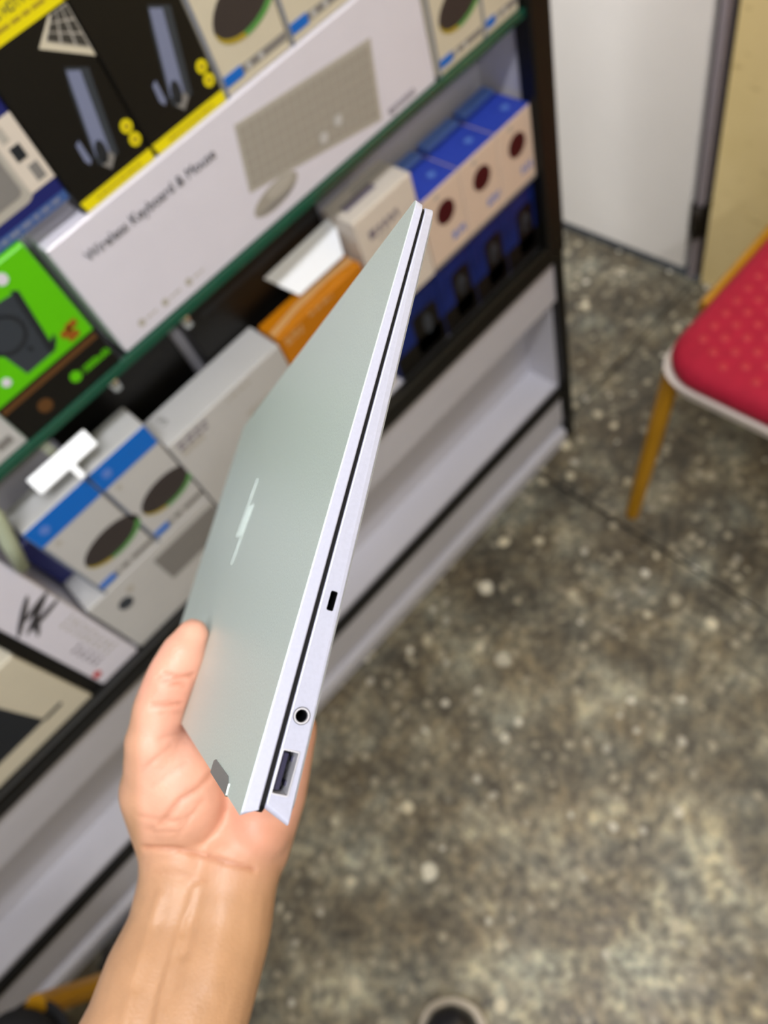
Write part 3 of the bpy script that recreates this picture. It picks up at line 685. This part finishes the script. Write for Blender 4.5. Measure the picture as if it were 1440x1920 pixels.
# web between thumb and index
solid(hb, px(318, 1400, .366), lapc(.018, .205, .040), .0105, .0115)
solid(hb, px(340, 1470, .372), lapc(.000, .195, .045), .014, .015)
me = bpy.data.meshes.new('arm_raw'); hb.to_mesh(me); hb.free()
raw = bpy.data.objects.new('arm_raw', me); COL.objects.link(raw)
rm = raw.modifiers.new('r', 'REMESH'); rm.mode = 'VOXEL'; rm.voxel_size = .0016
sm = raw.modifiers.new('s', 'SMOOTH'); sm.factor = .6; sm.iterations = 10
bpy.context.view_layer.update()
hm = bpy.data.meshes.new_from_object(raw.evaluated_get(bpy.context.evaluated_depsgraph_get()))
bpy.data.objects.remove(raw)
n = len(hm.vertices)
co = np.empty(n * 3); hm.vertices.foreach_get('co', co); co = co.reshape(-1, 3)
no = np.empty(n * 3); hm.vertices.foreach_get('normal', no); no = no.reshape(-1, 3)
uv = np.stack([720 + F_PX * co[:, 0] / co[:, 2], 960 + F_PX * co[:, 1] / co[:, 2]], 1)
face = np.clip(-(no * co).sum(1) / np.linalg.norm(co, axis=1) * 2.5, 0, 1)      # the palmar side
def dist(poly_):
    d = np.full(n, 1e9)
    for a, b in zip(poly_[:-1], poly_[1:]):
        a = np.array(a, float); b = np.array(b, float); v = b - a; t = np.clip(((uv - a) @ v) / (v @ v), 0, 1)
        d = np.minimum(d, np.linalg.norm(uv - (a + t[:, None] * v), axis=1))
    return d
disp = np.zeros(n); crease = np.zeros(n)
for pl, sg, h in (([(300, 1680), (262, 1805), (236, 1905), (225, 1960)], 10, .0010), ([(366, 1668), (352, 1715), (326, 1788), (304, 1870), (290, 1950)], 10, .0016), ([(356, 1722), (344, 1750)], 6, -.0007),
                  ([(372, 1672), (356, 1745), (345, 1790)], 10, -.0007), ([(290, 1740), (255, 1850)], 14, -.0006), ([(420, 1700), (400, 1850)], 20, .0006)):
    disp += h * np.exp(-(dist(pl) / sg) ** 2) * face
for pl, sg, h in (([(270, 1590), (330, 1592), (380, 1602), (430, 1618), (476, 1630)], 4.5, .0016), ([(290, 1633), (340, 1638), (385, 1652)], 3.5, .0005), ([(285, 1560), (330, 1560)], 3.5, .0006),
                  ([(308, 1262), (332, 1270), (362, 1266)], 3.5, .0017), ([(296, 1271), (318, 1281), (345, 1284)], 3.5, .0015), ([(286, 1323), (340, 1320)], 3.5, .0013), ([(300, 1338), (338, 1336)], 3, .0006),
                  ([(398, 1450), (372, 1478), (337, 1500), (300, 1545)], 5, .0014), ([(270, 1440), (320, 1400)], 4, .0005), ([(285, 1475), (350, 1430)], 4, .0005), ([(262, 1530), (340, 1545)], 4, .0006), ([(275, 1555), (360, 1530)], 4, .0005), ([(380, 1500), (330, 1570)], 4, .0006), ([(300, 1385), (335, 1372)], 4, .0005)):
    g = np.exp(-(dist(pl) / sg) ** 2) * face
    disp -= h * g; crease = np.maximum(crease, g * min(1, h / .0016))
co = co + no * disp[:, None]
# skin tones: pink palm and thumb, tan forearm and back of the hand
pink = 1 / (1 + np.exp((uv[:, 1] - 1590 + (uv[:, 0] - 400) * -.12) / 36)) * np.clip(face * 1.3, .0, 1)
edge = np.clip((270 - uv[:, 0]) / 30, 0, .6) * (uv[:, 1] > 1300)
pink = np.clip(pink - edge, 0, 1)
tanc = np.array([.475, .270, .148]); pinkc = np.array([.74, .385, .275]); redc = np.array([.68, .26, .17]); crc = np.array([.42, .16, .085])
colr = tanc + (pinkc - tanc) * pink[:, None]
hot = np.exp(-((uv[:, 0] - 470) ** 2 + (uv[:, 1] - 1570) ** 2) / 60. ** 2) * .6 + np.exp(-((uv[:, 0] - 330) ** 2 + (uv[:, 1] - 1300) ** 2) / 60. ** 2) * .45
colr = colr + (redc - colr) * (hot * pink)[:, None]
colr = colr + (crc - colr) * (crease * .6)[:, None]
wc = (CAM + co @ RC)     # camera space to world
base_pt = wc.mean(0)
hm.vertices.foreach_set('co', (wc - base_pt).ravel()); hm.update()
at = hm.color_attributes.new('skin', 'FLOAT_COLOR', 'POINT')
at.data.foreach_set('color', np.concatenate([colr, np.ones((n, 1))], 1).ravel())
for p in hm.polygons: p.use_smooth = True
sk = mat('skin', (220, 160, 120), .42, spec=.45, bump=.22, bscale=700); nt = sk.node_tree; b = nt.nodes['Principled BSDF']
vc = nt.nodes.new('ShaderNodeVertexColor'); vc.layer_name = 'skin'
nz = nt.nodes.new('ShaderNodeTexNoise'); nz.inputs['Scale'].default_value = 90; nz.inputs['Detail'].default_value = 5
tcn = nt.nodes.new('ShaderNodeTexCoord'); nt.links.new(tcn.outputs['Object'], nz.inputs['Vector'])
mr = nt.nodes.new('ShaderNodeMapRange'); mr.inputs['To Min'].default_value = .86; mr.inputs['To Max'].default_value = 1.12; nt.links.new(nz.outputs['Fac'], mr.inputs['Value'])
mxx = nt.nodes.new('ShaderNodeMix'); mxx.data_type = 'RGBA'; mxx.blend_type = 'MULTIPLY'; mxx.inputs[0].default_value = 1
nt.links.new(vc.outputs['Color'], mxx.inputs[6]); nt.links.new(mr.outputs[0], mxx.inputs[7]); nt.links.new(mxx.outputs[2], b.inputs['Base Color'])
b.inputs['Subsurface Weight'].default_value = .07; b.inputs['Subsurface Radius'].default_value = (.006, .0025, .0012); b.inputs['Subsurface Scale'].default_value = 1.0
hm.materials.clear(); hm.materials.append(sk)
arm = bpy.data.objects.new('person', hm); arm.location = base_pt; COL.objects.link(arm)
tag(arm, 'bare left forearm and hand gripping the silver laptop from below', 'person')
def nail(c, nrm, along, wd, ln):
    nrm = np.array(nrm) / np.linalg.norm(nrm); along = np.array(along) - nrm * (np.array(along) @ nrm); along /= np.linalg.norm(along); s = np.cross(nrm, along)
    V = []; Fc = []
    N = 6
    for i in range(N + 1):
        for j in range(N + 1):
            u = (i / N - .5) * 2; v = (j / N - .5) * 2
            k = math.sqrt(max(0, 1 - .25 * v ** 4))
            p = np.array(c) + s * u * wd * k + along * v * ln + nrm * (.0012 * (1 - u * u) - .0008)
            V.append(cam2w(p) - base_pt)
    for i in range(N):
        for j in range(N): Fc.append([i * (N + 1) + j, (i + 1) * (N + 1) + j, (i + 1) * (N + 1) + j + 1, i * (N + 1) + j + 1])
    o = mesh_obj('nail', V, Fc, M['nail'], arm, smooth=True)
    md = o.modifiers.new('t', 'SOLIDIFY'); md.thickness = .0006
    return o
dcv = -LR[:, 2]
for k, s in (('i', 1), ('m', 1.03), ('r', .97), ('p', .85)):
    a, b_ = lapc(*fing[k][1]), lapc(*fing[k][2]); d = b_ - a
    nail(b_ + dcv * .0072 * s + d / np.linalg.norm(d) * .0005, dcv, d, .0052 * s, .0058 * s)
nd = np.array([-.15, .12, .98]); nail(tt + nd * .0074 - (tt - ti) / np.linalg.norm(tt - ti) * .0020, nd, tt - ti, .0046, .0054)

# ------------------------------------------------------------------ chairs
def cushion(name, w_, d_, h, mt, parent, r=.06, z0=0, crown=.010):
    lev = [(.004, 0), (-.002, .2 * h), (-.004, .5 * h), (.000, .75 * h), (.008, .92 * h), (.022, 1.0 * h), (.05, h + crown * .45), (.10, h + crown * .8), (.15, h + crown)]
    V = []; Fc = []; N = 0
    for ins, z in lev:
        ring_ = rrect(-w_ / 2 + ins, w_ / 2 - ins, -d_ / 2 + ins, d_ / 2 - ins, max(.012, r - ins * .5), 8); N = len(ring_)
        V += [(x, y, z + z0) for x, y in ring_]
    for l in range(len(lev) - 1):
        for i in range(N): Fc.append([l * N + i, l * N + (i + 1) % N, (l + 1) * N + (i + 1) % N, (l + 1) * N + i])
    Fc.append(list(range((len(lev) - 1) * N, len(lev) * N))); Fc.append(list(range(N))[::-1])
    return fix(mesh_obj(name, V, Fc, mt, parent, smooth=True))
def crown_z(x, y, w_, d_, h, z0, crown=.010):
    ins = min(w_ / 2 - abs(x), d_ / 2 - abs(y))
    xs = [-.004, .008, .022, .05, .10, .15, 1]; zs = [.5 * h, .92 * h, h, h + crown * .45, h + crown * .8, h + crown, h + crown]
    return z0 + float(np.interp(ins, xs, zs))
def chair(label, cx, cy, rz, seat_mat, dots, feet, tops):
    """local +x is the front of the chair"""
    t = empty('banquet_chair', (cx, cy, 0), rz); tag(t, label, 'chair', 'gold-framed chairs')
    W, D, H, Z = .39, .42, .048, .425
    cushion('seat', D, W, H, seat_mat, t, .065, Z)
    o = prism('seat_board', [(x, y, Z + .003) for x, y in rrect(-D / 2 - .004, D / 2 + .006, -W / 2 - .011, W / 2 + .011, .06, 8)], [(x, y, Z - .014) for x, y in rrect(-D / 2, D / 2 + .003, -W / 2 - .001, W / 2 + .001, .06, 8)], M['piping'] if dots else M['blackfab'], t)
    if dots:
        V = []; Fc = []
        stp = .030
        for i in range(-8, 9):
            for j in range(-8, 9):
                x = (i + .5 * (j % 2)) * stp; y = j * stp * .87
                if abs(x) > D / 2 - .018 or abs(y) > W / 2 - .018 or (abs(x) > D / 2 - .05 and abs(y) > W / 2 - .05): continue
                z = crown_z(x, y, D, W, H, Z); s0 = len(V)
                for rr, hh in ((.0075, -.0008), (.0062, .0008), (.0035, .0014)):
                    for k in range(10): V.append((x + rr * math.cos(k * .6283), y + rr * math.sin(k * .6283), z + hh))
                for l in range(2):
                    for k in range(10): Fc.append([s0 + l * 10 + k, s0 + l * 10 + (k + 1) % 10, s0 + l * 10 + 10 + (k + 1) % 10, s0 + l * 10 + 10 + k])
                Fc.append([s0 + 20 + k for k in range(10)])
        e = mesh_obj('embossed_dots', V, Fc, M['fabricdot'], t, smooth=True); e['kind'] = 'stuff'
    for f, tp in zip(feet, tops):
        tube('leg', [(f[0], f[1], .002), (f[0] + (tp[0] - f[0]) * .5, f[1] + (tp[1] - f[1]) * .5, tp[2] * .5), tp], [.0135, .0155, .0155], M['goldm'], t, n=8)
    for sy in (-1, 1): tube('side_rail', [(D / 2 - .15, sy * (W / 2 + .014), Z + .008), (-D / 2 - .02, sy * (W / 2 + .014), Z + .016)], .0115, M['goldm'], t, n=8)
    for sy in (-1, 1): tube('back_post', [(-D / 2 - .01, sy * (W / 2 + .002), Z - .02), (-D / 2 - .035, sy * (W / 2 + .002), .65), (-D / 2 - .07, sy * (W / 2 - .01), .90)], .0125, M['goldm'], t, n=8)
    tube('top_rail', [(-D / 2 - .07, W / 2 - .01, .90), (-D / 2 - .085, .1, .93), (-D / 2 - .085, -.1, .93), (-D / 2 - .07, -W / 2 + .01, .90)], .0125, M['goldm'], t, n=8)
    bp = cushion('backrest', .36, .30, .03, seat_mat, t, .05)
    bp.location = (-D / 2 - .032, 0, .735); bp.rotation_euler = (0, math.pi / 2 - .16, 0); bp.rotation_euler = (math.pi / 2, 0, math.pi / 2); bp.rotation_euler = (math.radians(99), 0, math.pi / 2)
    return t
# red chair: front edge at world x = .69, facing the camera side (-x)
RX, RY = .907, .219
ft = [(-(.668 - RX), -(.423 - RY)), (-(.668 - RX), .212), (-.26, -.212), (-.26, .212)]
tp = [(-(.748 - RX), -(.410 - RY), .424), (-(.748 - RX), .190, .424), (-.20, -.208, .43), (-.20, .208, .43)]
chair('red dotted banquet chair with gold legs near the white door', RX, RY, math.pi, M['fabric'], True, ft, tp)
# black chair at the lower left
ang = math.radians(80); BX, BY = -.752, .296
def toloc(x, y):
    dx, dy = x - BX, y - BY; return (dx * math.cos(ang) + dy * math.sin(ang), -dx * math.sin(ang) + dy * math.cos(ang))
c1 = toloc(-.521, .513); c2 = toloc(-.547, .462)
chair('black chair with gold legs at the lower left beside the cabinet', BX, BY, ang, M['blackfab'], False,
      [c1, (.24, .20), (-.25, -.2), (-.25, .2)], [(c2[0], c2[1], .43), (.19, .195, .43), (-.19, -.195, .43), (-.19, .195, .43)])

# ------------------------------------------------------------------ shoe
toe = np.array([-.2235, .1245]); axd = np.array([-.0231, -.0206]); axd /= np.linalg.norm(axd)      # toe -> heel
sh_ = empty('shoe', (toe[0], toe[1], 0), math.atan2(axd[1], axd[0])); tag(sh_, 'black leather shoe toe with pale sole on the terrazzo floor', 'shoe')
def outline(sc=1.0, off=0):
    prof = [(0, .0), (.004, .020), (.012, .034), (.03, .046), (.06, .052), (.10, .050), (.15, .042), (.20, .038), (.25, .036), (.27, .028), (.28, 0)]
    xs = np.array([p[0] for p in prof]); ys = np.array([p[1] for p in prof])
    tt_ = np.concatenate([np.linspace(0, .03, 10), np.linspace(.04, .25, 16), np.linspace(.255, .28, 8)])
    yy = np.interp(tt_, xs, ys) * sc
    up_ = [(x + off, y) for x, y in zip(tt_, yy)]
    return up_ + [(x, -y) for x, y in up_[::-1][1:-1]]
ol = [(x * 1.0 - .004 if x < .2 else x, y) for x, y in outline(1.13)]; prism('sole', [(x, y, .022) for x, y in ol], [(x, y, .001) for x, y in ol], M['sole'], sh_, bevel=.002)
V = []; Fc = []
ol2 = outline(1.0); N = len(ol2)
lv = [(.02, .93), (.034, .92), (.046, .83), (.055, .66), (.060, .42), (.061, .2)]
for z, s in lv:
    for x, y in ol2:
        zz = z + max(0, (x - .10)) * .25 * (z - .02) / .04
        xx = .14 + (x - .14) * (s * .35 + .63); V.append((xx, y * s, zz))
for l in range(len(lv) - 1):
    for i in range(N): Fc.append([l * N + i, l * N + (i + 1) % N, (l + 1) * N + (i + 1) % N, (l + 1) * N + i])
Fc.append(list(range((len(lv) - 1) * N, len(lv) * N)))
fix(mesh_obj('upper', V, Fc, M['leather'], sh_, smooth=True))
for k in range(4): tube('lace', [(.105 + k * .016, -.02, .066 + k * .004), (.107 + k * .016, 0, .071 + k * .004), (.105 + k * .016, .02, .066 + k * .004)], .0022, M['blackpl'], sh_, n=6)

# ------------------------------------------------------------------ crumpled bag by the plinth
M['bag'] = mat('dark plastic film', (46, 45, 46), .25, spec=.6, var=.25, vscale=25, coat=.3)
bmb = bmesh.new(); bmesh.ops.create_icosphere(bmb, subdivisions=4, radius=1)
from mathutils import noise as mnoise
for v in bmb.verts:
    p = v.co.copy(); k = 1 + .35 * mnoise.noise(p * 1.6) + .22 * abs(mnoise.noise(p * 4.2)) + .10 * mnoise.noise(p * 9)
    v.co = Vector((p.x * .085 * k, p.y * .034 * k, max(-.0, (p.z + .55) * .030 * k)))
meb = bpy.data.meshes.new('plastic_bag'); bmb.to_mesh(meb); bmb.free(); meb.materials.append(M['bag'])
bag = bpy.data.objects.new('plastic_bag', meb); bag.location = (-.565, .592, .001); bag.rotation_euler = (0, 0, .05); COL.objects.link(bag)
tag(bag, 'crumpled dark plastic bag on the floor against the cabinet plinth', 'bag')
